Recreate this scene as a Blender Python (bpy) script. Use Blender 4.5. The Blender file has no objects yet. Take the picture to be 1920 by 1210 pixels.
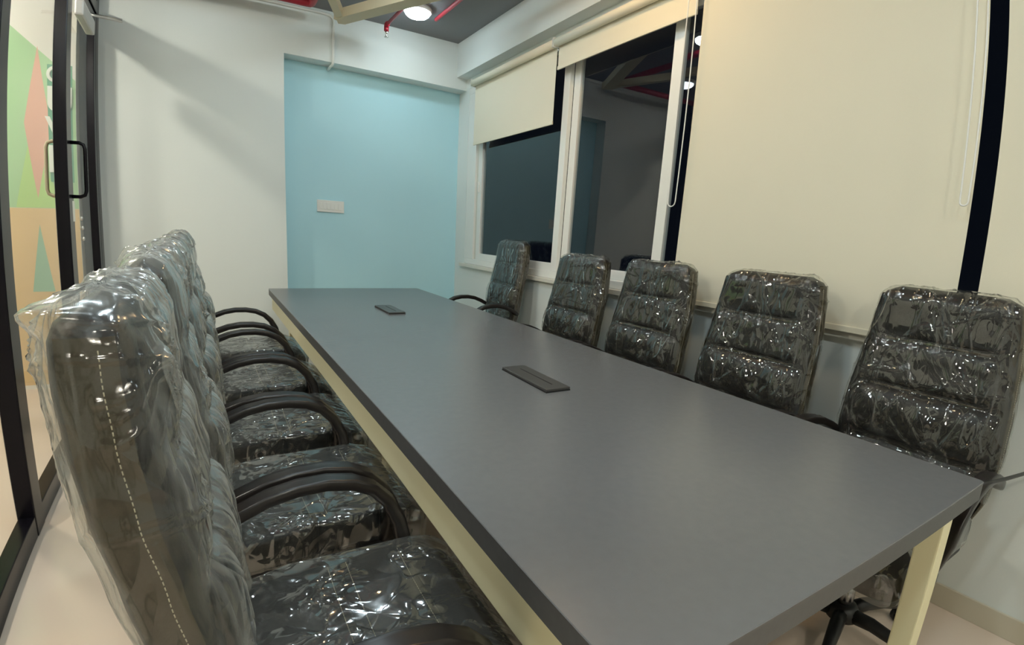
import bpy, bmesh, math, random
import numpy as np
from mathutils import Vector, Matrix, noise
random.seed(7)
S = bpy.context.scene
C = S.collection
PI = math.pi

# ------------------------------------------------------------------ camera
W_PX = 1920.0
cd = bpy.data.cameras.new('camera')
cam = bpy.data.objects.new('camera', cd)
C.objects.link(cam)
S.camera = cam
right = Vector((0.85745583, -0.51141051, 0.05682243))
up = Vector((0.040548, 0.17724198, 0.98333165))
fwd = Vector((0.51295747, 0.84085942, -0.17271384))
cam.matrix_world = Matrix(((right.x, up.x, -fwd.x, 0.0),
                           (right.y, up.y, -fwd.y, 0.0),
                           (right.z, up.z, -fwd.z, 1.308),
                           (0, 0, 0, 1)))
cd.sensor_fit = 'HORIZONTAL'
cd.sensor_width = 36.0
cd.sensor_height = 36.0 * 1210 / 1920
cd.lens = 17.9
cd.clip_start = 0.02
# ultra-wide phone lens with its barrel distortion
F_MM = 909.8803 * 36.0 / W_PX
cd.type = 'PANO'
cd.panorama_type = 'FISHEYE_LENS_POLYNOMIAL'
cd.fisheye_fov = math.radians(178)
cd.fisheye_polynomial_k0 = 0.0
cd.fisheye_polynomial_k1 = -1.0 / F_MM
cd.fisheye_polynomial_k2 = 0.1817 / F_MM ** 2
cd.fisheye_polynomial_k3 = 0.1195 / F_MM ** 3
cd.fisheye_polynomial_k4 = -0.0800 / F_MM ** 4

# ------------------------------------------------------------------ world, view
w = bpy.data.worlds.new('night')
S.world = w
w.use_nodes = True
w.node_tree.nodes['Background'].inputs[0].default_value = (0.10, 0.14, 0.25, 1)
w.node_tree.nodes['Background'].inputs[1].default_value = 0.02
S.view_settings.view_transform = 'Standard'
S.view_settings.look = 'None'
S.view_settings.gamma = 1.0
S.view_settings.use_curve_mapping = False
S.view_settings.exposure = 0.29
S.cycles.transparent_max_bounces = 14
S.cycles.max_bounces = 6
S.cycles.glossy_bounces = 3
S.cycles.diffuse_bounces = 4
S.cycles.use_denoising = True
S.cycles.use_light_tree = False
S.cycles.sample_clamp_indirect = 6.0

LAMP_COOL = (0.77, 0.935, 1.0)
LAMP_WARM = (1.0, 0.68, 0.34)
# ceiling lamps: x, y, colour, strength   (built further down)
LAMPS = [(1.606, 4.43, LAMP_COOL, 36), (0.0, 4.33, LAMP_COOL, 12), (1.60, 2.20, LAMP_WARM, 68),
         (0.0, 2.20, LAMP_COOL, 52), (1.60, 0.0, LAMP_COOL, 20), (0.0, 0.0, LAMP_COOL, 110),
         (0.45, 1.10, LAMP_COOL, 85), (0.90, 3.30, LAMP_COOL, 85),  # two unseen lamps above the table, added as soft fill light
         (0.0, -1.70, (1.0, .95, .80), 230), (1.50, -1.70, (1.0, .95, .80), 120)]

# ------------------------------------------------------------------ room numbers (metres)
XL, XR, XB = -0.708, 2.339, 2.228
YF, YT, YBK = 4.968, 5.135, -3.20
ZC, ZFB, ZB = 3.108, 2.6915, 2.797
TX0, TX1, TY0, TY1, TZ = 0.4394, 1.6966, 0.3674, 4.568, 0.75

# ------------------------------------------------------------------ materials
def nt(m):
    m.use_nodes = True
    t = m.node_tree
    return t, t.nodes, t.links
def plain(name, col, rough=0.5, metal=0.0, spec=0.5, var=0.0, vscale=3.0, bump=0.0, bscale=80.0, coat=0.0, sheen=0.0):
    m = bpy.data.materials.new(name)
    t, N, L = nt(m)
    b = N['Principled BSDF']
    b.inputs['Base Color'].default_value = (*col, 1)
    b.inputs['Roughness'].default_value = rough
    b.inputs['Metallic'].default_value = metal
    b.inputs['Specular IOR Level'].default_value = spec
    b.inputs['Coat Weight'].default_value = coat
    tc = N.new('ShaderNodeTexCoord')
    if var > 0:
        n = N.new('ShaderNodeTexNoise'); n.inputs['Scale'].default_value = vscale; n.inputs['Detail'].default_value = 5
        L.new(tc.outputs['Object'], n.inputs['Vector'])
        mx = N.new('ShaderNodeMix'); mx.data_type = 'RGBA'
        mx.inputs['A'].default_value = (*[c * (1 - var) for c in col], 1)
        mx.inputs['B'].default_value = (*[min(1, c * (1 + var)) for c in col], 1)
        L.new(n.outputs['Fac'], mx.inputs['Factor']); L.new(mx.outputs['Result'], b.inputs['Base Color'])
    if bump > 0:
        n = N.new('ShaderNodeTexNoise'); n.inputs['Scale'].default_value = bscale; n.inputs['Detail'].default_value = 4
        L.new(tc.outputs['Object'], n.inputs['Vector'])
        bp = N.new('ShaderNodeBump'); bp.inputs['Strength'].default_value = bump; bp.inputs['Distance'].default_value = 0.002
        L.new(n.outputs['Fac'], bp.inputs['Height']); L.new(bp.outputs['Normal'], b.inputs['Normal'])
    return m
def emit(name, col, strength):
    m = bpy.data.materials.new(name)
    t, N, L = nt(m)
    N.remove(N['Principled BSDF'])
    e = N.new('ShaderNodeEmission'); e.inputs[0].default_value = (*col, 1); e.inputs[1].default_value = strength
    L.new(e.outputs[0], N['Material Output'].inputs[0])
    return m
def schlick(N, L, f0, normal=None):
    """reflectance of a thin sheet, the same from either side"""
    lw = N.new('ShaderNodeLayerWeight'); lw.inputs['Blend'].default_value = 0.5
    if normal is not None: L.new(normal, lw.inputs['Normal'])
    p = N.new('ShaderNodeMath'); p.operation = 'POWER'; p.inputs[1].default_value = 5.0
    L.new(lw.outputs['Facing'], p.inputs[0])
    m = N.new('ShaderNodeMath'); m.operation = 'MULTIPLY_ADD'; m.use_clamp = True
    m.inputs[1].default_value = 1 - f0; m.inputs[2].default_value = f0
    L.new(p.outputs[0], m.inputs[0])
    return m.outputs[0]
def glass(name, tint, f0):
    m = bpy.data.materials.new(name)
    t, N, L = nt(m)
    N.remove(N['Principled BSDF'])
    tr = N.new('ShaderNodeBsdfTransparent'); tr.inputs[0].default_value = (*tint, 1)
    gl = N.new('ShaderNodeBsdfGlossy'); gl.inputs['Roughness'].default_value = 0.0
    mx = N.new('ShaderNodeMixShader')
    L.new(schlick(N, L, f0), mx.inputs[0]); L.new(tr.outputs[0], mx.inputs[1]); L.new(gl.outputs[0], mx.inputs[2])
    L.new(mx.outputs[0], N['Material Output'].inputs[0])
    return m
def film(name, haze, f0, seed, stretch, lowb, hib, rough, edge_k, rb):
    """thin clear plastic wrap: clear, glossy, a little milky, with sparse sharp creases"""
    m = bpy.data.materials.new(name)
    t, N, L = nt(m)
    N.remove(N['Principled BSDF'])
    tc = N.new('ShaderNodeTexCoord')
    def math_(op, a, b, clamp=False):
        q = N.new('ShaderNodeMath'); q.operation = op; q.use_clamp = clamp
        for i_, v_ in enumerate((a, b)):
            if isinstance(v_, (int, float)): q.inputs[i_].default_value = v_
            else: L.new(v_, q.inputs[i_])
        return q.outputs[0]
    def tex(rot, scl, scale, detail, dist):
        mp = N.new('ShaderNodeMapping'); mp.inputs['Location'].default_value = (seed, seed * 1.7, seed * .3)
        mp.inputs['Rotation'].default_value = rot; mp.inputs['Scale'].default_value = scl
        L.new(tc.outputs['Object'], mp.inputs[0])
        n = N.new('ShaderNodeTexNoise'); n.inputs['Scale'].default_value = scale; n.inputs['Detail'].default_value = detail; n.inputs['Distortion'].default_value = dist
        L.new(mp.outputs[0], n.inputs['Vector'])
        return n.outputs['Fac']
    def ridge(n, sharp):
        return math_('SUBTRACT', 1.0, math_('MULTIPLY', math_('ABSOLUTE', math_('SUBTRACT', n, .5), 0), sharp), True)
    r = ridge(tex((.7, .3, .5), (1, 1, stretch), 7, 1, .4), 40)
    low = tex((0, 0, .4), (1, 1, .6), 8, 1, .4)
    mpv = N.new('ShaderNodeMapping'); mpv.inputs['Scale'].default_value = (1, 1.25, .6); mpv.inputs['Rotation'].default_value = (.5, .4, .3)
    L.new(tc.outputs['Object'], mpv.inputs[0])
    nd = N.new('ShaderNodeTexNoise'); nd.inputs['Scale'].default_value = 7; nd.inputs['Detail'].default_value = 1
    L.new(mpv.outputs[0], nd.inputs['Vector'])
    va = N.new('ShaderNodeVectorMath'); va.operation = 'MULTIPLY_ADD'; va.inputs[1].default_value = (.25, .25, .25)
    L.new(nd.outputs['Color'], va.inputs[0]); L.new(mpv.outputs[0], va.inputs[2])
    vo = N.new('ShaderNodeTexVoronoi'); vo.feature = 'F1'; vo.inputs['Scale'].default_value = 17
    L.new(va.outputs[0], vo.inputs['Vector'])
    msk = math_('MULTIPLY', math_('SUBTRACT', nd.outputs['Fac'], .40), 5.0, True)
    hi = math_('MULTIPLY', vo.outputs['Distance'], msk)
    h = math_('ADD', math_('MULTIPLY', r, rb), math_('ADD', math_('MULTIPLY', low, lowb), math_('MULTIPLY', hi, hib)))
    r3m = r
    bp = N.new('ShaderNodeBump'); bp.inputs['Strength'].default_value = 1.0; bp.inputs['Distance'].default_value = 0.02
    L.new(h, bp.inputs['Height'])
    tr = N.new('ShaderNodeBsdfTransparent'); tr.inputs[0].default_value = (.97, .975, .96, 1)
    gl = N.new('ShaderNodeBsdfGlossy'); gl.inputs['Roughness'].default_value = rough
    L.new(bp.outputs[0], gl.inputs['Normal'])
    df = N.new('ShaderNodeBsdfDiffuse'); df.inputs[0].default_value = (.86, .88, .84, 1)
    tl = N.new('ShaderNodeBsdfTranslucent'); tl.inputs[0].default_value = (.86, .88, .84, 1)
    md = N.new('ShaderNodeMixShader'); md.inputs[0].default_value = 0.4
    L.new(df.outputs[0], md.inputs[1]); L.new(tl.outputs[0], md.inputs[2])
    mh = N.new('ShaderNodeMixShader')
    lw = N.new('ShaderNodeLayerWeight'); lw.inputs['Blend'].default_value = .5
    edge = math_('MULTIPLY', math_('POWER', lw.outputs['Facing'], 2.0), haze * edge_k)
    hz = math_('ADD', math_('ADD', edge, haze), math_('MULTIPLY', r, .05), True)
    L.new(hz, mh.inputs[0])
    L.new(tr.outputs[0], mh.inputs[1]); L.new(md.outputs[0], mh.inputs[2])
    mx = N.new('ShaderNodeMixShader')
    L.new(schlick(N, L, f0, bp.outputs[0]), mx.inputs[0]); L.new(mh.outputs[0], mx.inputs[1]); L.new(gl.outputs[0], mx.inputs[2])
    L.new(mx.outputs[0], N['Material Output'].inputs[0])
    return m

M = {}
M['wall'] = plain('wall_paint', (.745, .785, .76), .75, var=.025, vscale=1.5, bump=.15, bscale=120)
M['teal'] = plain('teal_paint', (.48, .76, .84), .65, var=.03, vscale=2, bump=.15, bscale=120)
M['ceil'] = plain('ceiling_grey', (.215, .215, .225), .8, var=.08, vscale=2)
M['floor'] = plain('floor_tile', (.74, .615, .505), .18, var=.05, vscale=2.5, spec=.4)
M['skirt'] = plain('skirting_tile', (.60, .55, .43), .3, var=.04)
M['black'] = plain('black_frame', (.007, .006, .009), .22, spec=.18)
M['upvc'] = plain('white_upvc', (.82, .82, .78), .35, var=.015)
M['sillstone'] = plain('sill_stone', (.70, .68, .60), .45, var=.05, vscale=12)
M['blind'] = plain('blind_fabric', (.75, .705, .565), .85, var=.02, vscale=4, bump=.2, bscale=600)
M['chain'] = plain('chain_white', (.8, .8, .77), .4, var=.02)
M['glass'] = glass('window_glass', (.85, .90, .92), .12)
M['pglass'] = glass('partition_glass', (.97, .985, .975), .03)
M['leather'] = plain('black_leather', (.011, .010, .0088), .40, spec=.3, var=.25, vscale=9, bump=.35, bscale=180)
M['leather_side'] = plain('brown_leather_side', (.036, .027, .012), .5, spec=.3, var=.25, vscale=9, bump=.35, bscale=180)
M['thread'] = plain('pale_thread', (.50, .45, .32), .7, var=.05)
M['armplastic'] = plain('arm_plastic', (.014, .011, .010), .30, spec=.45, var=.15, vscale=8)
M['hard'] = plain('black_plastic', (.012, .012, .012), .45, spec=.5, var=.15, vscale=10)
M['chrome'] = plain('gas_lift_steel', (.35, .35, .36), .25, metal=1.0, var=.05)
M['film'] = film('plastic_film', .010, .095, 0.0, .45, .22, .85, .05, 3.0, .22)
M['film2'] = film('plastic_film_loose', .014, .08, 3.3, .25, .22, .55, .17, 42.0, .04)
M['film_seat'] = film('plastic_film_seat', .055, .17, 6.1, .8, .20, .60, .10, 3.0, .16)
M['table'] = plain('table_laminate', (.130, .133, .140), .25, spec=.62, var=.07, vscale=40, bump=.1, bscale=500)
M['tedge'] = plain('table_edge_band', (.085, .086, .088), .5, var=.15, vscale=60)
M['tleg'] = plain('cream_steel', (.84, .785, .52), .4, var=.02)
M['box'] = plain('cable_box_grey', (.085, .082, .080), .38, metal=.5, var=.06, vscale=20)
M['boxdark'] = plain('cable_box_gap', (.008, .008, .008), .6, var=.1)
M['switch'] = plain('switch_white', (.80, .80, .76), .35, var=.015)
M['pipewhite'] = plain('conduit_white', (.74, .75, .70), .4, var=.02)
M['red'] = plain('red_pipe', (.36, .012, .028), .4, var=.08, vscale=10)
M['brass'] = plain('sprinkler_chrome', (.75, .74, .70), .2, metal=1.0, var=.04)
M['beige'] = plain('beige_duct', (.62, .53, .36), .6, var=.05)
M['closer'] = plain('closer_silver', (.62, .62, .60), .4, metal=.3, var=.04)
M['lamp_rim'] = plain('lamp_rim_white', (.8, .8, .78), .4, var=.02)
M['mgreen'] = plain('mural_green', (.36, .60, .31), .6, var=.10, vscale=1.2)
M['mlime'] = plain('mural_lime', (.42, .66, .20), .6, var=.06, vscale=2)
M['msalmon'] = plain('mural_salmon', (.72, .40, .29), .6, var=.05, vscale=2)
M['morange'] = plain('mural_orange', (.74, .52, .24), .6, var=.08, vscale=2)
M['mteal'] = plain('mural_teal', (.30, .52, .36), .6, var=.06, vscale=2)
M['mletter'] = plain('letter_white', (.78, .82, .74), .5, var=.03)
M['mletter2'] = plain('letter_green', (.05, .30, .16), .5, var=.05)
M['corr'] = plain('corridor_white', (.78, .77, .70), .7, var=.02)

# ------------------------------------------------------------------ helpers
def mk(name, verts, faces, mat, parent=None, smooth=False, loc=None, cache=None):
    me = bpy.data.meshes.new(name)
    me.from_pydata(verts, [], faces)
    me.update()
    if smooth:
        me.polygons.foreach_set('use_smooth', [True] * len(me.polygons))
    me.materials.append(M[mat])
    return ob(name, me, parent, loc)
def ob(name, me, parent=None, loc=None):
    o = bpy.data.objects.new(name, me)
    C.objects.link(o)
    if parent is not None:
        o.parent = parent
    if loc is not None:
        o.location = loc
    return o
def tag(o, label=None, cat=None, group=None, kind=None):
    if label: o['label'] = label
    if cat: o['category'] = cat
    if group: o['group'] = group
    if kind: o['kind'] = kind
    return o
def thing(name, label, cat, loc=(0, 0, 0), rz=0.0, group=None):
    o = bpy.data.objects.new(name, None)
    C.objects.link(o)
    o.location = loc
    o.rotation_euler = (0, 0, rz)
    o.empty_display_size = .1
    return tag(o, label, cat, group)
def struct(name, loc=(0, 0, 0), label=None):
    o = bpy.data.objects.new(name, None)
    C.objects.link(o); o.location = loc
    o['kind'] = 'structure'
    if label: o['label'] = label
    return o
def box_geo(lo, hi, bev=0.0):
    bm = bmesh.new()
    bmesh.ops.create_cube(bm, size=1.0)
    for v in bm.verts:
        v.co = Vector([lo[i] if v.co[i] < 0 else hi[i] for i in range(3)])
    if bev > 0:
        bmesh.ops.bevel(bm, geom=list(bm.edges), offset=bev, segments=2, affect='EDGES', profile=.6)
    bm.verts.index_update()
    V = [tuple(v.co) for v in bm.verts]; F = [[v.index for v in f.verts] for f in bm.faces]
    bm.free()
    return V, F
def box(name, lo, hi, mat, parent=None, bev=0.0, off=None):
    """lo, hi in world; parent at rest (no rotation) is subtracted"""
    if parent is not None and off is None:
        off = parent.location
        if parent.parent is not None: off = off + parent.parent.location
    if off is not None:
        lo = [lo[i] - off[i] for i in range(3)]; hi = [hi[i] - off[i] for i in range(3)]
    V, F = box_geo(lo, hi, bev)
    return mk(name, V, F, mat, parent)
def sheet(name, x, y0, y1, z0, z1, mat, parent, off):
    V = [(x, y0, z0), (x, y1, z0), (x, y1, z1), (x, y0, z1)]
    return mk(name, [tuple(Vector(v) - Vector(off)) for v in V], [[0, 3, 2, 1]], mat, parent)
def boxes(name, lst, mat, parent=None):
    off = parent.location if parent is not None else Vector((0, 0, 0))
    VV, FF = [], []
    for lo, hi in lst:
        V, F = box_geo([lo[i] - off[i] for i in range(3)], [hi[i] - off[i] for i in range(3)])
        n = len(VV); VV += V; FF += [[i + n for i in f] for f in F]
    return mk(name, VV, FF, mat, parent)
def tube_geo(pts, r, seg=10, caps=True, ell=None):
    """tube along pts; r number or list; ell=(a,b) elliptical factors with side vector ref"""
    P = [Vector(p) for p in pts]
    n = len(P); V = []; F = []
    prev = None
    for i, p in enumerate(P):
        t = (P[min(i + 1, n - 1)] - P[max(i - 1, 0)]).normalized()
        if prev is None:
            ref = Vector((0, 0, 1)) if abs(t.z) < .9 else Vector((1, 0, 0))
            a = t.cross(ref).normalized()
        else:
            a = (prev - t * prev.dot(t)).normalized()
        b = t.cross(a); prev = a
        rr = r[i] if isinstance(r, (list, tuple)) else r
        for k in range(seg):
            q = 2 * PI * k / seg
            V.append(tuple(p + a * math.cos(q) * rr + b * math.sin(q) * rr))
    for i in range(n - 1):
        for k in range(seg):
            k2 = (k + 1) % seg
            F.append([i * seg + k, i * seg + k2, (i + 1) * seg + k2, (i + 1) * seg + k])
    if caps:
        F.append(list(range(seg))[::-1]); F.append([(n - 1) * seg + k for k in range(seg)])
    return V, F
def tube(name, pts, r, mat, parent=None, seg=10, off=None):
    if parent is not None and off is None: off = parent.location
    if off is not None: pts = [tuple(Vector(p) - Vector(off)) for p in pts]
    V, F = tube_geo(pts, r, seg)
    return mk(name, V, F, mat, parent, True)
def lathe_geo(prof, seg=20, axis='z', c=(0, 0, 0)):
    V = []; F = []
    for (r, z) in prof:
        for k in range(seg):
            q = 2 * PI * k / seg
            x, y = r * math.cos(q), r * math.sin(q)
            p = (x, y, z) if axis == 'z' else ((x, z, y) if axis == 'y' else (z, x, y))
            V.append((p[0] + c[0], p[1] + c[1], p[2] + c[2]))
    n = len(prof)
    for i in range(n - 1):
        for k in range(seg):
            k2 = (k + 1) % seg
            F.append([i * seg + k, i * seg + k2, (i + 1) * seg + k2, (i + 1) * seg + k])
    F.append(list(range(seg))[::-1]); F.append([(n - 1) * seg + k for k in range(seg)])
    return V, F
def poly_prism_y(pts, y0, y1, off=(0, 0, 0)):
    n = len(pts)
    V = [(x - off[0], y0 - off[1], z - off[2]) for x, z in pts] + [(x - off[0], y1 - off[1], z - off[2]) for x, z in pts]
    F = [list(range(n)), list(range(n, 2 * n))[::-1]] + [[i, n + i, n + (i + 1) % n, (i + 1) % n] for i in range(n)]
    return V, F
def interp(tab, z):
    if z <= tab[0][0]: return tab[0][1]
    for (a, va), (b, vb) in zip(tab, tab[1:]):
        if z <= b:
            t = (z - a) / (b - a); t = t * t * (3 - 2 * t) * .5 + t * .5
            return va + (vb - va) * t
    return tab[-1][1]
def spow(v, e):
    return math.copysign(abs(v) ** e, v)

# ------------------------------------------------------------------ floor, ceiling, walls
tag(box('floor', (-2.6, YBK - .1, -.06), (XR + .15, YT + .1, 0), 'floor'), 'glossy beige tiled floor', kind='structure')
tag(box('ceiling', (-2.6, YBK - .1, ZC), (XR + .15, YT + .1, ZC + .08), 'ceil'), 'dark grey painted ceiling', kind='structure')
JX = 0.636
wf = boxes('wall_far', [((XL - .03, YF, 0), (JX, YT + .1, ZC)), ((JX, YF, ZFB), (XR + .15, YT + .1, ZC))], 'wall')
tag(wf, 'off-white far wall around the teal recess', kind='structure')
tag(box('recess_panel', (JX, YT, 0), (XR + .15, YT + .1, ZFB), 'teal', wf, off=(0, 0, 0)), 'pale teal painted recess')
WY0, WY1, WZ0, WZ1 = -0.75, 4.90, .985, 2.70
wr = boxes('wall_right', [((XR, YBK, 0), (XR + .15, YT, WZ0)), ((XR, YBK, WZ1), (XR + .15, YT, ZC)),
                          ((XR, WY1, WZ0), (XR + .15, YT, WZ1)), ((XR, YBK, WZ0), (XR + .15, WY0, WZ1))], 'wall')
tag(wr, 'off-white window wall', kind='structure')
tag(box('trim_1', (XB, YBK, ZB), (XR, YF, ZC), 'wall'), 'boxed beam over the window blinds', kind='structure')
tag(box('wall_back', (-2.6, YBK - .1, 0), (XR + .15, YBK, ZC), 'wall'), 'off-white back wall', kind='structure')
tag(box('baseboard_right', (XR - .012, YBK, 0), (XR, YT, .09), 'skirt', bev=.002), 'beige tile skirting below the windows', kind='structure')
tag(box('baseboard_far', (XL + .05, YF - .012, 0), (JX, YF, .09), 'skirt', bev=.002), 'beige tile skirting on the far wall', kind='structure')

# corridor beyond the glass partition
CY = 4.76
cw = box('wall_corridor', (-2.5, CY, 0), (XL - .09, CY + .12, ZC), 'corr')
tag(cw, 'white corridor wall with a coloured geometric mural', kind='structure')
def mural(name, pts, mat, d):
    V, F = poly_prism_y(pts, CY - d, CY + .01)
    return mk(name, V, F, mat, cw)
mural('painted_panel', [(-2.4, 1.315), (-.80, 1.315), (-.80, 2.21), (-1.30, 2.62), (-2.4, 2.62)], 'mgreen', .001)
mural('painted_panel', [(-2.4, .03), (-.80, .03), (-.80, 1.313), (-2.4, 1.313)], 'morange', .0012)
mural('painted_kite', [(-1.045, 2.43), (-1.125, 1.90), (-1.05, 1.38), (-.955, 1.88)], 'msalmon', .002)
mural('painted_kite', [(-1.19, 1.317), (-1.105, 1.74), (-.93, 1.45), (-.86, 1.317)], 'mlime', .0016)
mural('painted_kite', [(-1.05, 1.20), (-1.12, .72), (-.98, .72)], 'mteal', .002)
def letter(ch, x, z, h):
    cu = bpy.data.curves.new('letter', 'FONT')
    cu.body = ch; cu.size = h * 1.38; cu.extrude = .006; cu.align_x = 'LEFT'; cu.bevel_depth = .004
    t_ = bpy.data.objects.new('tmp', cu); C.objects.link(t_)
    dg = bpy.context.evaluated_depsgraph_get()
    me = bpy.data.meshes.new_from_object(t_.evaluated_get(dg))
    bpy.data.objects.remove(t_)
    for v in me.vertices:
        X, Y, Z = v.co
        v.co = (x + X, CY - .012 - Z, z + Y)
    me.materials.clear(); me.materials.append(M['mletter'])
    return ob('letter', me, cw)
mural('painted_panel', [(-.98, 2.31), (-.82, 2.31), (-.82, 1.50), (-.965, 1.50)], 'mletter2', .003)
for ch, z, h in (('C', 2.19, .11), ('U', 1.985, .18), ('V', 1.80, .155), ('E', 1.57, .19)):
    letter(ch, -.985, z, h)
tag(box('wall_outer', (-2.6, YBK, 0), (-2.5, YT, ZC), 'corr'), 'white outer wall of the corridor', kind='structure')

# ------------------------------------------------------------------ glass partition and door (left wall)
wl = struct('wall_left', (XL, 2.0, 0), 'black framed glass partition')
PX0, PX1 = -.745, -.675
ZD = 2.70
box('post', (PX0, 2.49, 0), (PX1, 2.615, ZC), 'black', wl, .006)
box('post', (PX0, 3.74, 0), (PX1, 3.83, ZC), 'black', wl, .006)
box('post', (PX0, 4.855, 0), (PX1 - .01, YF - .001, ZC), 'black', wl, .006)
box('post', (PX0, 1.05, 0), (PX1, 1.15, ZC), 'black', wl, .006)
box('post', (PX0, -.40, 0), (PX1, -.30, ZC), 'black', wl, .006)
box('post', (PX0, -1.85, 0), (PX1, -1.75, ZC), 'black', wl, .006)
spans = [(YBK + .001, -1.85), (-1.75, -.40), (-.30, 1.05), (1.15, 2.49), (2.615, 3.74)]
for a, b in spans:
    box('bottom_rail', (PX0 + .005, a, 0), (PX1 - .003, b, .09), 'black', wl, .004)
    box('top_rail', (PX0 + .005, a, ZC - .10), (PX1 - .003, b, ZC - .001), 'black', wl, .004)
    sheet('pane', -.709, a, b, .09, ZC - .10, 'pglass', wl, wl.location)
box('door_header', (PX0, 3.83, ZD + .01), (PX1, 4.855, ZD + .09), 'black', wl, .004)
sheet('pane', -.709, 3.83, 4.855, ZD + .09, ZC, 'pglass', wl, wl.location)

d1 = struct('door_1', (-.71, 3.835, 0), 'black framed glass door with D handles and a closer')
DX0, DX1 = -.735, -.685
box('stile', (DX0, 3.835, .01), (DX1, 3.93, ZD), 'black', d1, .005)
box('stile', (DX0, 4.775, .01), (DX1, 4.85, ZD), 'black', d1, .005)
box('rail', (DX0, 3.93, .01), (DX1, 4.775, .12), 'black', d1, .004)
box('rail', (DX0, 3.93, ZD - .08), (DX1, 4.775, ZD), 'black', d1, .004)
sheet('pane', -.71, 3.93, 4.775, .12, ZD - .08, 'pglass', d1, d1.location)
def dhandle(side, mat):
    x0 = DX1 if side > 0 else DX0
    e = x0 + side * .075
    pts = [(x0, 3.885, 1.385), (e - side * .03, 3.885, 1.385), (e - side * .008, 3.885, 1.395), (e, 3.885, 1.42)]
    pts += [(e, 3.885, 1.54), (e, 3.885, 1.66), (e - side * .008, 3.885, 1.685), (e - side * .03, 3.885, 1.695), (x0, 3.885, 1.695)]
    return tube('handle', pts, .0105, mat, d1, 12)
dhandle(1, 'black')
tag(dhandle(-1, 'beige'), 'handle on the far side of the glass, paled to imitate its tint and reflection')  # pale colour stands in for the tint and reflection of the glass
tag(box('lock', (DX1, 3.85, 1.24), (DX1 + .006, 3.915, 1.36), 'brass', d1, .002), 'dull metal lock plate')
cb = box('closer', (DX1, 3.98, 2.45), (DX1 + .055, 4.42, 2.545), 'closer', d1, .012)
tag(cb, 'silver door closer body')
tube('closer_arm', [(DX1 + .03, 4.30, 2.552), (-.47, 4.40, 2.558), (-.468, 4.40, 2.562)], .008, 'closer', d1, 8)
tube('closer_arm', [(-.47, 4.40, 2.574), (DX1 + .004, 4.60, 2.64)], .007, 'closer', d1, 8)
for zz, yy_ in ((1.254, 4.262), (1.192, 4.277), (1.122, 4.292)):
    V, F = lathe_geo([(.012, -.004), (.014, 0), (.010, .006)], 10, 'x', (.006, yy_ - d1.location.y, zz))
    mk('fixing', V, F, 'closer', d1, True)

# ------------------------------------------------------------------ window with four panes
w1 = struct('window_1', (XR, 2.0, WZ0), 'white framed sliding window, dark night outside')
FX0, FX1 = XR + .002, XR + .12
box('sill', (XR - .035, WY0 - .03, WZ0 - .035), (XR + .15, WY1 + .06, WZ0), 'sillstone', w1, .004)
box('frame_bar', (FX0, WY0, WZ0), (FX1, WY1, WZ0 + .055), 'upvc', w1, .004)
box('frame_bar', (FX0, WY0, WZ1 - .06), (FX1, WY1, WZ1), 'upvc', w1, .004)
box('frame_bar', (FX0, WY1 - .19, WZ0 + .055), (FX1 - .03, WY1, WZ1 - .06), 'upvc', w1, .004)
box('frame_bar', (FX0, WY0, WZ0 + .055), (FX1, WY0 + .08, WZ1 - .06), 'upvc', w1, .004)
box('track', (FX0 + .02, WY1 - .235, WZ0 + .055), (FX1 - .02, WY1 - .19, WZ1 - .06), 'sillstone', w1, .003)
sash = [(3.235, WY1 - .235, FX0 + .012), (2.215, 3.235, FX0 + .05), (1.25, 2.255, FX0 + .012), (WY0 + .08, 1.25, FX0 + .05)]
zb0, zb1 = WZ0 + .055, WZ1 - .06
for (a, b, x0) in sash:
    sw = .075
    sx = struct('sash', (0, 0, 0)); sx.parent = w1; del sx['kind']
    sx.location = (0, 0, 0)
    o_ = w1.location
    def sb(n, lo, hi, m, bv=.004):
        return box(n, lo, hi, m, sx, bv, off=o_)
    sb('stile', (x0, a, zb0), (x0 + .036, a + sw, zb1), 'upvc'); sb('stile', (x0, b - sw, zb0), (x0 + .036, b, zb1), 'upvc')
    sb('rail', (x0, a + sw, zb0), (x0 + .036, b - sw, zb0 + .065), 'upvc'); sb('rail', (x0, a + sw, zb1 - .06), (x0 + .036, b - sw, zb1), 'upvc')
    sheet('pane', x0 + .018, a + sw, b - sw, zb0 + .065, zb1 - .06, 'glass', sx, o_)
box('latch', (FX0 - .002, WY1 - .275, 1.70), (FX0 + .012, WY1 - .255, 1.80), 'upvc', w1, .003)

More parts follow.
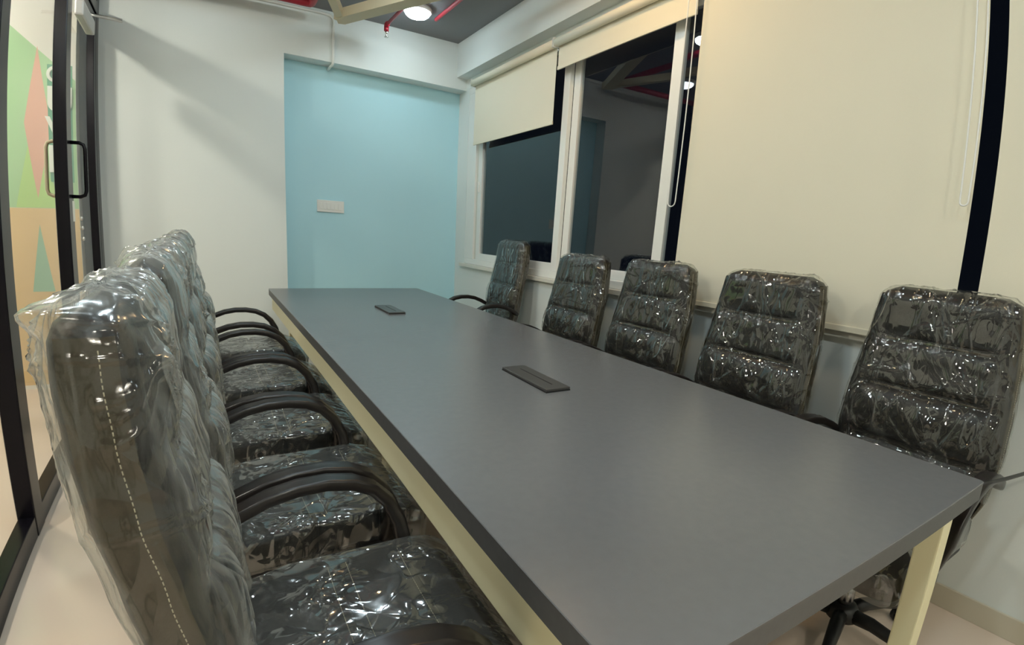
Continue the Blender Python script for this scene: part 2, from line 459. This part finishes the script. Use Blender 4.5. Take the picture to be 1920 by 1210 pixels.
# ------------------------------------------------------------------ roller blinds
BX, BZ = 2.285, 2.685
def blind(y0, y1, zbot, label, chain_y, chain_z):
    t = thing('roller_blind', label, 'blind', (BX, (y0 + y1) / 2, zbot), 0, 'roller blinds on the window wall')
    L_ = Vector(t.location)
    V, F = lathe_geo([(.010, y0 - .004), (.029, y0), (.029, y1), (.010, y1 + .004)], 20, 'y')
    V = [(v[0] + BX - .030 - L_.x, v[1] - L_.y, v[2] + BZ - L_.z) for v in V]
    mk('roller_tube', V, F, 'blind', t, True)
    for yy in (y0 - .0045, y1 + .0015):
        box('bracket', (BX - .055, yy, BZ - .03), (BX + .053, yy + .003, BZ + .035), 'chain', t)
    # fabric: thin sheet with gentle waviness
    n, k = 14, 10
    Vf = []; Ff = []
    for side in (0, 1):
        for i in range(n + 1):
            for j in range(k + 1):
                y = y0 + (y1 - y0) * i / n; z = BZ - (BZ - zbot) * j / k
                wv = .002 * math.sin(i * 1.7 + zbot * 9) * j / k
                Vf.append((-.002 + wv + side * .0012, y - L_.y, z - L_.z))
    nn = (n + 1) * (k + 1)
    for side in (0, 1):
        for i in range(n):
            for j in range(k):
                q = [side * nn + i * (k + 1) + j, side * nn + (i + 1) * (k + 1) + j, side * nn + (i + 1) * (k + 1) + j + 1, side * nn + i * (k + 1) + j + 1]
                Ff.append(q if side else q[::-1])
    mk('fabric', Vf, Ff, 'blind', t, True)
    box('hem_bar', (BX - .008, y0, zbot - .004), (BX + .004, y1, zbot + .022), 'blind', t, .003)
    if chain_y is not None:
        x = BX - .062; d = .013 if chain_z < 1.52 else .026
        pts = [(x, chain_y - d, BZ - .03)] + [(x, chain_y - d - .004 * math.sin(PI * s / 8), BZ - .03 - (BZ - .03 - chain_z) * s / 8) for s in range(1, 8)]
        pts += [(x, chain_y + d * math.cos(PI + PI * s / 6), chain_z - d * math.sin(PI * s / 6)) for s in range(0, 7)]
        pts += [(x, chain_y + d + .006 * math.sin(PI * s / 8), chain_z + (BZ - .03 - chain_z) * s / 8) for s in range(1, 9)]
        tube('pull_chain', pts, .0032, 'chain', t, 6)
    return t
blind(3.325, 4.655, 2.135, 'cream roller blind pulled halfway down beside the teal recess', None, 0)
blind(2.045, 3.305, 2.508, 'cream roller blind rolled almost fully up, with a hanging chain loop', 2.028, 1.53)
blind(0.705, 2.005, 0.985, 'large cream roller blind lowered to the sill, left of the dark gap', .71, 1.51)
blind(-0.640, 0.640, 0.985, 'cream roller blind at the right edge, right of the dark gap', None, 0)

# ------------------------------------------------------------------ conference table
tb = thing('conference_table', 'long dark grey conference table on cream steel legs', 'table', ((TX0 + TX1) / 2, (TY0 + TY1) / 2, 0))
def rounded_slab(lo, hi, r, bev):
    bm = bmesh.new()
    pts = []
    for (cx, cy, a0) in ((hi[0] - r, hi[1] - r, 0), (lo[0] + r, hi[1] - r, 90), (lo[0] + r, lo[1] + r, 180), (hi[0] - r, lo[1] + r, 270)):
        for k in range(5):
            a = math.radians(a0 + 90 * k / 4)
            pts.append((cx + r * math.cos(a), cy + r * math.sin(a)))
    n = len(pts)
    V = []
    for (z, i) in ((lo[2], 0), (hi[2] - bev, 0), (hi[2], bev)):
        for (x, y) in pts:
            mx, my = (lo[0] + hi[0]) / 2, (lo[1] + hi[1]) / 2
            V.append((x - math.copysign(i, x - mx), y - math.copysign(i, y - my), z))
    F = [list(range(n))[::-1], [2 * n + i for i in range(n)]]
    for L_ in (0, 1):
        for i in range(n):
            F.append([L_ * n + i, L_ * n + (i + 1) % n, (L_ + 1) * n + (i + 1) % n, (L_ + 1) * n + i])
    return V, F
o3 = tb.location
V, F = rounded_slab((TX0 - o3.x, TY0 - o3.y, .747), (TX1 - o3.x, TY1 - o3.y, TZ), .012, .0015)
mk('table_top', V, F, 'table', tb)
V, F = rounded_slab((TX0 + .0005 - o3.x, TY0 + .0005 - o3.y, .700), (TX1 - .0005 - o3.x, TY1 - .0005 - o3.y, .747), .012, 0)
mk('edge_band', V, F, 'tedge', tb)
for yy in ((.4125, 1.86, 3.20, 4.47), (.4125, 1.645, 3.02, 4.47)):
    left = yy[1] > 1.7
    x0 = .575 if left else 1.505
    for y in yy:
        box('leg', (x0, y - .0275, 0), (x0 + .06, y + .0275, .699), 'tleg', tb, .004)
box('apron', (.452, .52, .595), (.482, 4.45, .699), 'tleg', tb, .003)
box('apron', (1.535, .60, .63), (1.565, 4.35, .699), 'tleg', tb, .003)
for y in (.62, 1.75, 3.1, 4.33):
    box('cross_beam', (.482, y - .02, .64), (1.535, y + .02, .699), 'tleg', tb, .003)
def cable_box(y0, y1, x0, x1):
    c = box('cable_box', (x0, y0, TZ - .02), (x1, y1, TZ + .004), 'boxdark', tb, .001)
    box('lid', (x0 + .001, y0 + .001, TZ + .004), (x1 - .001, y1 - .001, TZ + .0125), 'box', c, .002, off=o3)
    box('finger_slot', (x0 + .058, y0 + .05, TZ + .0125), (x0 + .064, y1 - .05, TZ + .0132), 'boxdark', c, 0, off=o3)
cable_box(1.410, 1.735, 1.022, 1.132)
cable_box(3.165, 3.490, .992, 1.102)

# ------------------------------------------------------------------ chairs
XFT = [(.44, -.235), (.55, -.248), (.65, -.258), (.75, -.270), (.85, -.290), (.95, -.312), (1.05, -.328), (1.13, -.337), (1.20, -.343)]
HWT = [(.44, .215), (.55, .248), (.68, .262), (.80, .258), (.95, .247), (1.08, .234), (1.16, .224), (1.20, .214)]
THT = [(.44, .060), (.55, .080), (.75, .088), (.95, .092), (1.10, .092), (1.20, .086)]
ZTOP = 1.20
def ring(z, off, seg, e=.42):
    """cross-section of the backrest at height z, grown by off; rounded top handled by caller"""
    fo = off + (.003 if off > 0 else 0)
    xf = interp(XFT, z) + fo; th = interp(THT, z) + fo + off; hw = interp(HWT, z) + off
    return rrect(xf - th / 2, th / 2, hw, min(.45 * th, .05), seg, z)
def rrect(cx, a, b, r, seg, z):
    """rounded rectangle outline, points evenly spaced along it"""
    pts = []
    for (sx, sy, a0) in ((1, 1, 0), (-1, 1, 90), (-1, -1, 180), (1, -1, 270)):
        for k in range(7):
            q = math.radians(a0 + 90 * k / 6)
            pts.append((sx * (a - r) + r * math.cos(q), sy * (b - r) + r * math.sin(q)))
    pts.append(pts[0])
    pts = np.array(pts)
    L_ = np.concatenate([[0], np.cumsum(np.hypot(*(pts[1:] - pts[:-1]).T))])
    t_ = np.linspace(0, L_[-1], seg, endpoint=False)
    return [(cx + float(x), float(y), z) for x, y in zip(np.interp(t_, L_, pts[:, 0]), np.interp(t_, L_, pts[:, 1]))]
def back_loft(z0, z1, rows, seg, off, wob=None, shrink_top=True, close_bottom=True):
    V = []; F = []
    zs = [z0 + (z1 + off - z0) * i / (rows - 1) for i in range(rows)]
    R_ = .045 + off
    for i, z in enumerate(zs):
        rg = ring(z, off, seg)
        d = (z1 + off) - z
        if shrink_top and d < R_:
            s = math.sqrt(max(0.0, 1 - (1 - d / R_) ** 2))
            cx = sum(p[0] for p in rg) / seg
            hw = interp(HWT, z) + off
            sy = (hw - R_ * (1 - s)) / hw
            rg = [(cx + (p[0] - cx) * (.12 + .88 * s), p[1] * sy, p[2]) for p in rg]
        if wob: rg = [wob(p, k, i) for k, p in enumerate(rg)]
        V += rg
    for i in range(rows - 1):
        for k in range(seg):
            k2 = (k + 1) % seg
            F.append([i * seg + k, i * seg + k2, (i + 1) * seg + k2, (i + 1) * seg + k])
    F.append([(rows - 1) * seg + k for k in range(seg)])
    if close_bottom: F.append(list(range(seg))[::-1])
    return V, F
MC = {}
def mesh(key, VF, mat, smooth=True):
    if key not in MC:
        me = bpy.data.meshes.new(key)
        me.from_pydata(VF[0], [], VF[1]); me.update()
        bm = bmesh.new(); bm.from_mesh(me); bmesh.ops.recalc_face_normals(bm, faces=bm.faces); bm.to_mesh(me); bm.free()
        if smooth: me.polygons.foreach_set('use_smooth', [True] * len(me.polygons))
        me.materials.append(M[mat]); MC[key] = me
    return MC[key]
def join(parts):
    VV, FF = [], []
    for V, F in parts:
        n = len(VV); VV += V; FF += [[i + n for i in f] for f in F]
    return VV, FF
PANELS = (('bp1', 1.013, 1.180, 1, .009), ('bp2', .843, 1.010, 3, .012), ('bp3', .655, .840, 3, .030), ('bp4', .50, .648, 1, .012))
def relief(u, v, puffs, depth):
    ev = (1 - abs(2 * v - 1) ** 4.5) ** .7
    eu = (1 - min(1, abs(u)) ** 8) ** .6
    pu = 1.0
    if puffs > 1:
        ph = (u + 1) / 2 * puffs
        pu = .60 + .40 * (1 - abs(2 * (ph - math.floor(min(max(ph, 0), puffs - 1e-6))) - 1) ** 3)
    return (.010 + depth * pu) * ev * eu
def front_relief(y, z):
    for (_, za, zb, pf, dp) in PANELS:
        if za <= z <= zb:
            u = y / (interp(HWT, z) - .012)
            if abs(u) < 1: return max(0.0, relief(u, (z - za) / (zb - za), pf, dp) - .010)
    return 0.0
def panel_geo(za, zb, puffs, depth):
    nu, nv = 42, 18
    V = []; F = []
    for j in range(nv + 1):
        for i in range(nu + 1):
            u = -1 + 2 * i / nu; v = j / nv
            z = za + (zb - za) * v
            hw = interp(HWT, z) - .012
            k = -.020 * abs(u) ** 5
            V.append((interp(XFT, z) - .010 + k + relief(u, v, puffs, depth), u * hw, z))
    for j in range(nv):
        for i in range(nu):
            a = j * (nu + 1) + i
            F.append([a, a + 1, a + nu + 2, a + nu + 1])
    return V, F
def quadric(c, h, e1, e2, nu=36, nv=16, bend=None):
    V = []; F = []
    for j in range(nv + 1):
        ph = -PI / 2 + PI * j / nv
        for i in range(nu):
            q = 2 * PI * i / nu
            x = h[0] * spow(math.cos(ph), e1) * spow(math.cos(q), e2)
            y = h[1] * spow(math.cos(ph), e1) * spow(math.sin(q), e2)
            z = h[2] * spow(math.sin(ph), e1)
            p = (c[0] + x, c[1] + y, c[2] + z)
            V.append(bend(p) if bend else p)
    for j in range(nv):
        for i in range(nu):
            i2 = (i + 1) % nu
            F.append([j * nu + i, j * nu + i2, (j + 1) * nu + i2, (j + 1) * nu + i])
    return V, F
def seat_bend(p):
    x, y, z = p
    dz = 0.0
    if x > .12: dz = -((x - .12) / .16) ** 2 * .055
    if x < -.1: dz += -.012 * ((-.1 - x) / .15)
    dz += .012 * (abs(y) / .24) ** 2
    return (x, y, z + dz)
def dash_path(pts, r, dash, gap):
    """row of stitches along a polyline"""
    P = [Vector(p) for p in pts]
    out = []
    acc = 0.0; on = True; cur = [P[0]]
    for a, b in zip(P, P[1:]):
        L_ = (b - a).length; pos = 0.0
        while L_ - pos > (dash if on else gap) - acc:
            pos += (dash if on else gap) - acc; acc = 0
            q = a.lerp(b, pos / L_)
            if on:
                cur.append(q); out.append(tube_geo([cur[0], cur[-1]], r, 5)); cur = []
            else:
                cur = [q]
            on = not on
        acc += L_ - pos
    return join(out)
def crease_bag(z0, rows, seg, off, seed, amp, loose):
    V, F = back_loft(z0, ZTOP, rows, seg, off, None, True, False)
    P = np.array(V); rnd = random.Random(seed)
    cx = np.array([interp(XFT, z) - .045 for z in P[:, 2]])
    D = np.stack([P[:, 0] - cx, P[:, 1] * .12, np.zeros(len(P))], 1)
    D[np.abs(P[:, 1]) > .19] = np.stack([P[:, 0] - cx, P[:, 1] * .5, 0 * cx], 1)[np.abs(P[:, 1]) > .19]
    D[P[:, 2] > 1.19] += (0, 0, .06)
    D /= np.maximum(np.linalg.norm(D, axis=1), 1e-6)[:, None]
    S_ = np.zeros(len(P))
    for i, p in enumerate(V):
        n1 = noise.noise(Vector((p[0] * 8 + seed, p[1] * 7, p[2] * 3.2)))
        n2 = 1 - 2 * abs(noise.noise(Vector((p[0] * 13 + p[2] * 4 + seed, p[1] * 11 + p[2] * 2.5 * math.sin(seed), p[2] * 2.2))))
        n3 = noise.noise(Vector((p[0] * 30, p[1] * 26 + seed, p[2] * 24)))
        k = amp * (.55 + loose * max(0, 1.15 - p[2]))
        S_[i] = max(-.3 * off, k * (.8 * n1 + .75 * n2 + .3 * n3))
        if p[0] > cx[i] + .03: S_[i] += front_relief(p[1], p[2])
    front = (P[:, 0] > cx)
    hub = [(rnd.choice((-1, 1)) * rnd.uniform(.05, .2), rnd.choice((1.16, 1.16, .62, .90))) for _ in range(4)]
    for i in range(48):
        y0, zz0 = rnd.choice(hub)
        y0 += rnd.uniform(-.03, .03); zz0 += rnd.uniform(-.03, .03)
        a = rnd.uniform(0, 2 * PI); L_ = rnd.uniform(.08, .34)
        y1, z1 = y0 + math.cos(a) * L_, zz0 + math.sin(a) * L_
        f_ = front if i % 3 else ~front
        dy, dz = y1 - y0, z1 - zz0
        t_ = np.clip(((P[:, 1] - y0) * dy + (P[:, 2] - zz0) * dz) / (L_ * L_), 0, 1)
        d = np.hypot(P[:, 1] - y0 - t_ * dy, P[:, 2] - zz0 - t_ * dz)
        wd = rnd.uniform(.0022, .0055); h_ = rnd.uniform(.004, .0095)
        S_ += f_ * h_ * np.exp(-d / wd) * (1 - .8 * t_)
    # crumpled rows along the top edge and the sides
    for i in range(26):
        sd = rnd.choice((-1, 1)); z_ = rnd.uniform(.6, 1.15); L_ = rnd.uniform(.05, .22); sl = rnd.uniform(-.25, .25)
        d = np.abs((P[:, 0] - cx) - rnd.uniform(-.04, .04) - sl * (P[:, 2] - z_))
        m_ = (np.abs(P[:, 2] - z_) < L_) & (P[:, 1] * sd > .17)
        S_ += m_ * rnd.uniform(.003, .006) * np.exp(-d / .005) * (1 - np.abs(P[:, 2] - z_) / L_)
    for i in range(16):
        yc = rnd.uniform(-.2, .2); sl = rnd.uniform(-.8, .8)
        d = np.abs(P[:, 1] - yc - sl * (P[:, 0] - cx))
        S_ += (P[:, 2] > 1.13) * rnd.uniform(.003, .007) * np.exp(-d / .006) * np.clip((P[:, 2] - 1.13) / .05, 0, 1)
    P += D * S_[:, None]
    if seed == 31:   # the bag's loose corner sticks out behind the headrest
        q = np.exp(-((P[:, 1] + .21) / .05) ** 2 - ((P[:, 2] - 1.19) / .014) ** 2) * (P[:, 0] < cx + .01)
        P += q[:, None] * np.array([-.030, -.015, .008])
    low = P[:, 2] < z0 + .04
    P[low, 2] += .02 * np.sin(P[low, 1] * 40 + seed)
    return [tuple(map(float, p)) for p in P], F
def arm_geo(s):
    path = [(-.30, .612), (-.265, .632), (-.22, .655), (-.16, .678), (-.095, .689), (-.03, .688), (.03, .676), (.08, .650), (.12, .608), (.148, .553), (.160, .492), (.156, .44), (.138, .405)]
    prof = []
    for k in range(20):
        q = 2 * PI * k / 20
        a, b = .025 * spow(math.cos(q), .55), .0165 * spow(math.sin(q), .6)
        if math.sin(q) > .3: b -= .0035 * (1 if abs(math.cos(q) - .38) < .16 or abs(math.cos(q) + .38) < .16 else 0)
        prof.append((a, b))
    V = []; F = []
    n = len(path); m = len(prof)
    for i, (x, z) in enumerate(path):
        x0, z0 = path[max(0, i - 1)]; x1, z1 = path[min(n - 1, i + 1)]
        t = Vector((x1 - x0, 0, z1 - z0)).normalized()
        nrm = Vector((-t.z, 0, t.x))
        sc = 1.0 if 0 < i < n - 1 else .82
        y = s * (.268 + (.012 * math.sin(PI * i / (n - 1))))
        if i >= n - 3: y -= s * .012 * (i - (n - 4))
        for a, b in prof:
            thick = 1.0 + .35 * max(0, (i - 7) / 5)
            p = Vector((x, y, z)) + Vector((0, 1, 0)) * a * sc + nrm * b * sc * thick
            V.append(tuple(p))
    for i in range(n - 1):
        for k in range(m):
            k2 = (k + 1) % m
            F.append([i * m + k, i * m + k2, (i + 1) * m + k2, (i + 1) * m + k])
    F.append(list(range(m))[::-1]); F.append([(n - 1) * m + k for k in range(m)])
    return V, F
def side_path(s, xo):
    return [(interp(XFT, z) - interp(THT, z) * xo, s * (interp(HWT, z) + .0015), z) for z in [.48 + .68 * i / 40 for i in range(41)]]
def side_panel(s):
    """the flat gusset down one side of the backrest"""
    V = []; F = []
    n = 30
    for i in range(n + 1):
        z = .47 + .70 * i / n
        xf, th, hw = interp(XFT, z), interp(THT, z), interp(HWT, z)
        for f_, dy in ((.16, -.004), (.30, .0012), (.70, .0012), (.84, -.004)):
            V.append((xf - th * f_, s * (hw + dy), z))
    for i in range(n):
        for k in range(3):
            a = i * 4 + k
            F.append([a, a + 1, a + 5, a + 4])
    return V, F

def chair(loc, rz, label, group, lift=0.0, bag=0, loose=False, stitch=False):
    t = thing('office_chair', label, 'chair', (loc[0], loc[1], 0), rz, group)
    up_ = (0, 0, lift)
    def add(n, key, gen, mat, par=t, l=up_, smooth=True):
        if key not in MC: mesh(key, gen(), mat, smooth)
        return ob(n, MC[key], par, l)
    b = add('backrest', 'backrest', lambda: back_loft(.44, ZTOP, 40, 72, 0.0), 'leather')
    for key, za, zb, pf, dp in PANELS:
        add('back_panel', key, lambda: panel_geo(za, zb, pf, dp), 'leather', b, None)
    for s in (-1, 1):
        g = add('side_gusset', 'gusset%d' % s, lambda: side_panel(s), 'leather_side', b, None)
        add('stitching', 'stitch%d' % s, lambda: dash_path(side_path(s, .36), .0008, .0048, .0030), 'thread', b, None)
    for zz in (1.0115, .8415):
        key = 'seam%.3f' % zz
        add('seam', key, lambda: tube_geo([(interp(XFT, zz) + .002 - .018 * abs(u) ** 5, u * (interp(HWT, zz) - .014), zz) for u in [-1 + 2 * i / 20 for i in range(21)]], .003, 6), 'leather_side', b, None)
    # seat
    add('seat_pan', 'seat_pan', lambda: box_geo((-.25, -.225, .365), (.215, .225, .412), .012), 'hard', smooth=False)
    s1 = add('seat_cushion', 'sc1', lambda: quadric((-.150, 0, .452), (.128, .238, .052), .30, .22, bend=seat_bend), 'leather')
    s2 = add('seat_cushion', 'sc2', lambda: quadric((.060, 0, .454), (.086, .238, .052), .30, .22, bend=seat_bend), 'leather')
    s3 = add('seat_cushion', 'sc3', lambda: quadric((.208, 0, .446), (.068, .235, .050), .34, .30, bend=seat_bend), 'leather')
    for x in (-.045, -.003, .122):
        add('stitching', 'st%.3f' % x, lambda: dash_path([(x, y, .5105 + .012 * (abs(y) / .24) ** 2 - .0025) for y in [-.2 + .4 * i / 20 for i in range(21)]], .0008, .0048, .0028), 'thread', s2, None)
    for s in (-1, 1):
        a = add('armrest', 'arm%d' % s, lambda: arm_geo(s), 'armplastic')
        add('mount', 'armm%d' % s, lambda: box_geo((.07, min(s * .20, s * .262), .385), (.15, max(s * .20, s * .262), .428), .008), 'hard', a, None, False)
    # plastic wrap
    if loose:
        wb = add('plastic_wrap', 'bagL%d' % bag, lambda: crease_bag(.50, 190, 290, .010, 31 + bag * 7, .011, .25), 'film2')
    else:
        wb = add('plastic_wrap', 'bagT%d' % bag, lambda: crease_bag(.54, 190, 290, .0035, 11 + bag * 7, .006, .15), 'film')
    def seat_bag():
        sd = bag * 3.3 + 9
        def bend(p):
            q = Vector(seat_bend(p))
            n1 = noise.noise(Vector((q.x * 9 + sd, q.y * 9, q.z * 9))); n2 = 1 - 2 * abs(noise.noise(Vector((q.x * 20 + q.y * 8, q.y * 20 + sd, q.z * 14))))
            q.z += .004 * n1 + .003 * n2 if q.z > .47 else .01 * n1
            q.x += .004 * n2; q.y += .006 * n1
            return tuple(q)
        return quadric((.018, 0, .458), (.268, .245, .060), .22, .16, 110, 50, bend)
    add('plastic_wrap', 'sbag%d' % bag, seat_bag, 'film_seat')
    # mechanism, gas lift, star base, casters
    add('tilt_mechanism', 'mech', lambda: join([box_geo((-.11, -.075, .325), (.10, .075, .366), .01), box_geo((-.285, -.035, .345), (-.10, .035, .366), .006)]), 'hard', smooth=False)
    add('back_bracket', 'bbr', lambda: tube_geo([(-.275, 0, .355), (-.315, 0, .37), (-.328, 0, .42), (-.330, 0, .56)], [.026, .026, .024, .018], 10), 'hard')
    add('lever', 'lever', lambda: tube_geo([(0, -.07, .345), (0, -.20, .342), (.01, -.235, .345)], [.005, .005, .009], 8), 'hard')
    add('gas_lift', 'gas%.3f' % lift, lambda: lathe_geo([(.026, .10), (.026, .22), (.018, .222), (.018, .33 + lift)], 16), 'chrome', l=None)
    hb = add('star_base', 'hub', lambda: lathe_geo([(.03, .072), (.052, .08), (.052, .112), (.042, .13), (.028, .135)], 20), 'hard', l=None)
    for k in range(5):
        a = 2 * PI * k / 5 + .3
        def leg():
            V, F = tube_geo([(.03, 0, .100), (.10, 0, .108), (.18, 0, .100), (.245, 0, .082), (.285, 0, .070)], [.026, .024, .021, .018, .013], 10)
            return [(x, y * .95, z) for x, y, z in V], F
        lg = add('base_leg', 'bleg', leg, 'hard', t, (0, 0, 0))
        lg.rotation_euler = (0, 0, a)
        def caster():
            return join([lathe_geo([(.006, -.021), (.0235, -.020), (.025, -.012), (.025, -.005), (.012, -.003)], 16, 'y', (.285, 0, .025)),
                         lathe_geo([(.012, .003), (.025, .005), (.025, .012), (.0235, .020), (.006, .021)], 16, 'y', (.285, 0, .025)),
                         tube_geo([(.268, 0, .03), (.278, 0, .046), (.285, 0, .06), (.285, 0, .075)], [.009, .012, .010, .008], 8)])
        add('caster', 'caster', caster, 'hard', lg, None)
    return t
GL, GR = 'plastic-wrapped chairs on the glass partition side', 'plastic-wrapped chairs on the window side'
chair((.262, .92), 0, 'black leather office chair nearest the camera at lower left, in a loose milky plastic bag', GL, 0, 0, True)
chair((.262, 1.55), .02, 'wrapped black leather chair second from the camera on the door side', GL, 0, 1, True)
chair((.262, 2.18), -.02, 'wrapped black leather chair in the middle of the door-side row', GL, 0, 2, True)
chair((.262, 2.82), .02, 'wrapped black leather chair fourth from the camera on the door side', GL, 0, 3, True)
chair((.262, 3.60), 0, 'wrapped black leather chair farthest from the camera on the door side', GL, 0, 4, True)
chair((1.82, .69), PI, 'wrapped black leather chair at the right edge, nearest the camera on the window side', GR, 0, 1)
chair((1.75, 1.33), PI - .02, 'wrapped black leather chair before the wide lowered blind, second from the right edge', GR, 0, 2)
chair((1.75, 1.965), PI, 'wrapped black leather chair in the middle of the window-side row', GR, 0, 3)
chair((1.75, 2.61), PI + .03, 'wrapped black leather chair before the window mullion, second from the far wall', GR, 0, 0)
chair((1.845, 3.70), PI - .02, 'raised wrapped black leather chair with armrests above the table, farthest on the window side', GR, .06, 2)

# ------------------------------------------------------------------ small fixtures
sp = thing('switch_plate', 'white wall switch plate on the teal recess', 'switch', (1.04, YT, 1.46))
box('plate', (.922, YT - .012, 1.405), (1.165, YT, 1.515), 'switch', sp, .004)
for i in range(6):
    x = .945 + i * .0335
    box('rocker', (x, YT - .016, 1.43), (x + .028, YT - .0115, 1.49), 'switch', sp, .002)
cp = tube('conduit', [(-.60, YF - .014, 3.075), (.3, YF - .014, 3.075), (.97, YF - .014, 3.075), (1.01, YF - .014, 3.07), (1.032, YF - .014, 3.05), (1.038, YF - .014, 3.02),
                      (1.038, YF - .014, 2.72), (1.036, YF - .012, 2.69), (1.033, YF + .005, 2.672), (1.028, YF + .06, 2.668), (1.028, YT - .001, 2.668)], .0115, 'pipewhite', None, 12)
tag(cp, 'white conduit pipe bending down the far wall into the teal recess', 'pipe')

def lamp(i, x, y, col, st):
    t = thing('ceiling_lamp', ['bright round ceiling lamp in view above the table end', 'cool round ceiling lamp by the glass door at the far wall', 'warm round ceiling lamp above the window-side chairs', 'cool round ceiling lamp above the middle of the door-side chairs', 'cool round ceiling lamp by the window wall, nearest the camera', 'cool round ceiling lamp directly above the camera', 'added cool fill lamp over the near half of the table', 'added cool fill lamp over the far half of the table', 'round ceiling lamp behind the camera on the partition side', 'round ceiling lamp behind the camera on the window side', 'corridor ceiling lamp before the mural', 'corridor ceiling lamp at the near end'][i], 'lamp', (x, y, ZC), 0, 'round ceiling lamps')
    V, F = lathe_geo([(.085, 0), (.118, -.002), (.120, -.030), (.108, -.036), (.104, -.030), (.085, -.028)], 28)
    mk('housing', V, F, 'lamp_rim', t, True)
    M['l%d' % i] = emit('lamp_light_%d' % i, col, st)
    V, F = lathe_geo([(.02, -.0295), (.103, -.0295), (.100, -.050), (.080, -.066), (.045, -.075), (.012, -.077)], 16)
    mk('diffuser', V, F, 'l%d' % i, t, True)
for i, a in enumerate(LAMPS): lamp(i, *a)
lamp(10, -1.45, 3.6, (1, .93, .80), 260)
lamp(11, -1.45, 1.4, (1, .93, .80), 260)

sk = thing('sprinkler_pipe', 'thin red sprinkler pipe with a drop head near the far wall', 'pipe', (1.42, 4.66, 3.0))
tube('pipe', [(1.42, YBK + .01, 3.005), (1.42, 2.5, 3.005), (1.42, 4.66, 3.005)], .013, 'red', sk, 12)
tube('elbow', [(1.42, 4.64, 3.005), (1.42, 4.665, 3.005), (1.42, 4.675, 2.995), (1.42, 4.675, 2.955)], .021, 'red', sk, 12)
V, F = lathe_geo([(.010, .0), (.013, -.018), (.007, -.022), (.006, -.045), (.018, -.047), (.018, -.050), (.004, -.052)], 14)
mk('sprinkler_head', [(x, y + .015, z - .045) for x, y, z in V], F, 'brass', sk, True)
for yy in (.5, 2.0, 3.5):
    tube('hanger', [(1.42, yy, 3.016), (1.42, yy, ZC)], .004, 'brass', sk, 6)
rp = tag(tube('fire_pipe', [(-.60, 4.66, 3.02), (.2, 4.66, 3.02), (.76, 4.66, 3.02), (.79, 4.655, 3.02), (.80, 4.63, 3.02), (.80, YBK + .01, 3.02)], .03, 'red', None, 14), 'thick red fire pipe by the ceiling at the top edge', 'pipe')
r2 = tag(tube('fire_pipe', [(1.80, YBK + .01, 3.085), (1.80, 2.0, 3.085), (1.80, 4.50, 3.085)], .016, 'red', None, 12), 'red fire pipe close to the ceiling right of the bright lamp', 'pipe')
ct = thing('cable_trunking', 'beige angled trunking below the ceiling left of the lamp', 'trunking', (1.0, 4.5, 2.93))
def bar(name, a, b, wd, ht, mat, par):
    A, B = Vector(a), Vector(b); d = (B - A); L_ = d.length; d.normalize()
    s_ = Vector((-d.y, d.x, 0)).normalized() * wd / 2; u_ = Vector((0, 0, ht / 2)); o = par.location
    V = [tuple(P + sx * s_ + sz * u_ - o) for P in (A, B) for sx, sz in ((-1, -1), (1, -1), (1, 1), (-1, 1))]
    return mk(name, V, [[0, 1, 2, 3][::-1], [4, 5, 6, 7], [0, 1, 5, 4], [1, 2, 6, 5], [2, 3, 7, 6], [3, 0, 4, 7]], mat, par)
bar('duct', (1.0, 4.55, 2.93), (1.55, 3.45, 2.93), .115, .07, 'beige', ct)
bar('duct', (1.03, 4.60, 2.932), (.55, 3.40, 2.932), .060, .066, 'beige', ct)
for (x, y) in ((1.2, 4.15), (.69, 3.75)):
    tube('hanger', [(x, y, 2.95), (x, y, ZC)], .004, 'brass', ct, 6)
tag(tube('cable', [(1.698, .374, .738), (1.76, .366, .733), (1.86, .353, .724), (2.0, .338, .712), (2.2, .318, .69), (XR - .001, .305, .675)], .0055, 'hard', None, 8), 'thin black cable from the table corner to the window wall', 'cable')
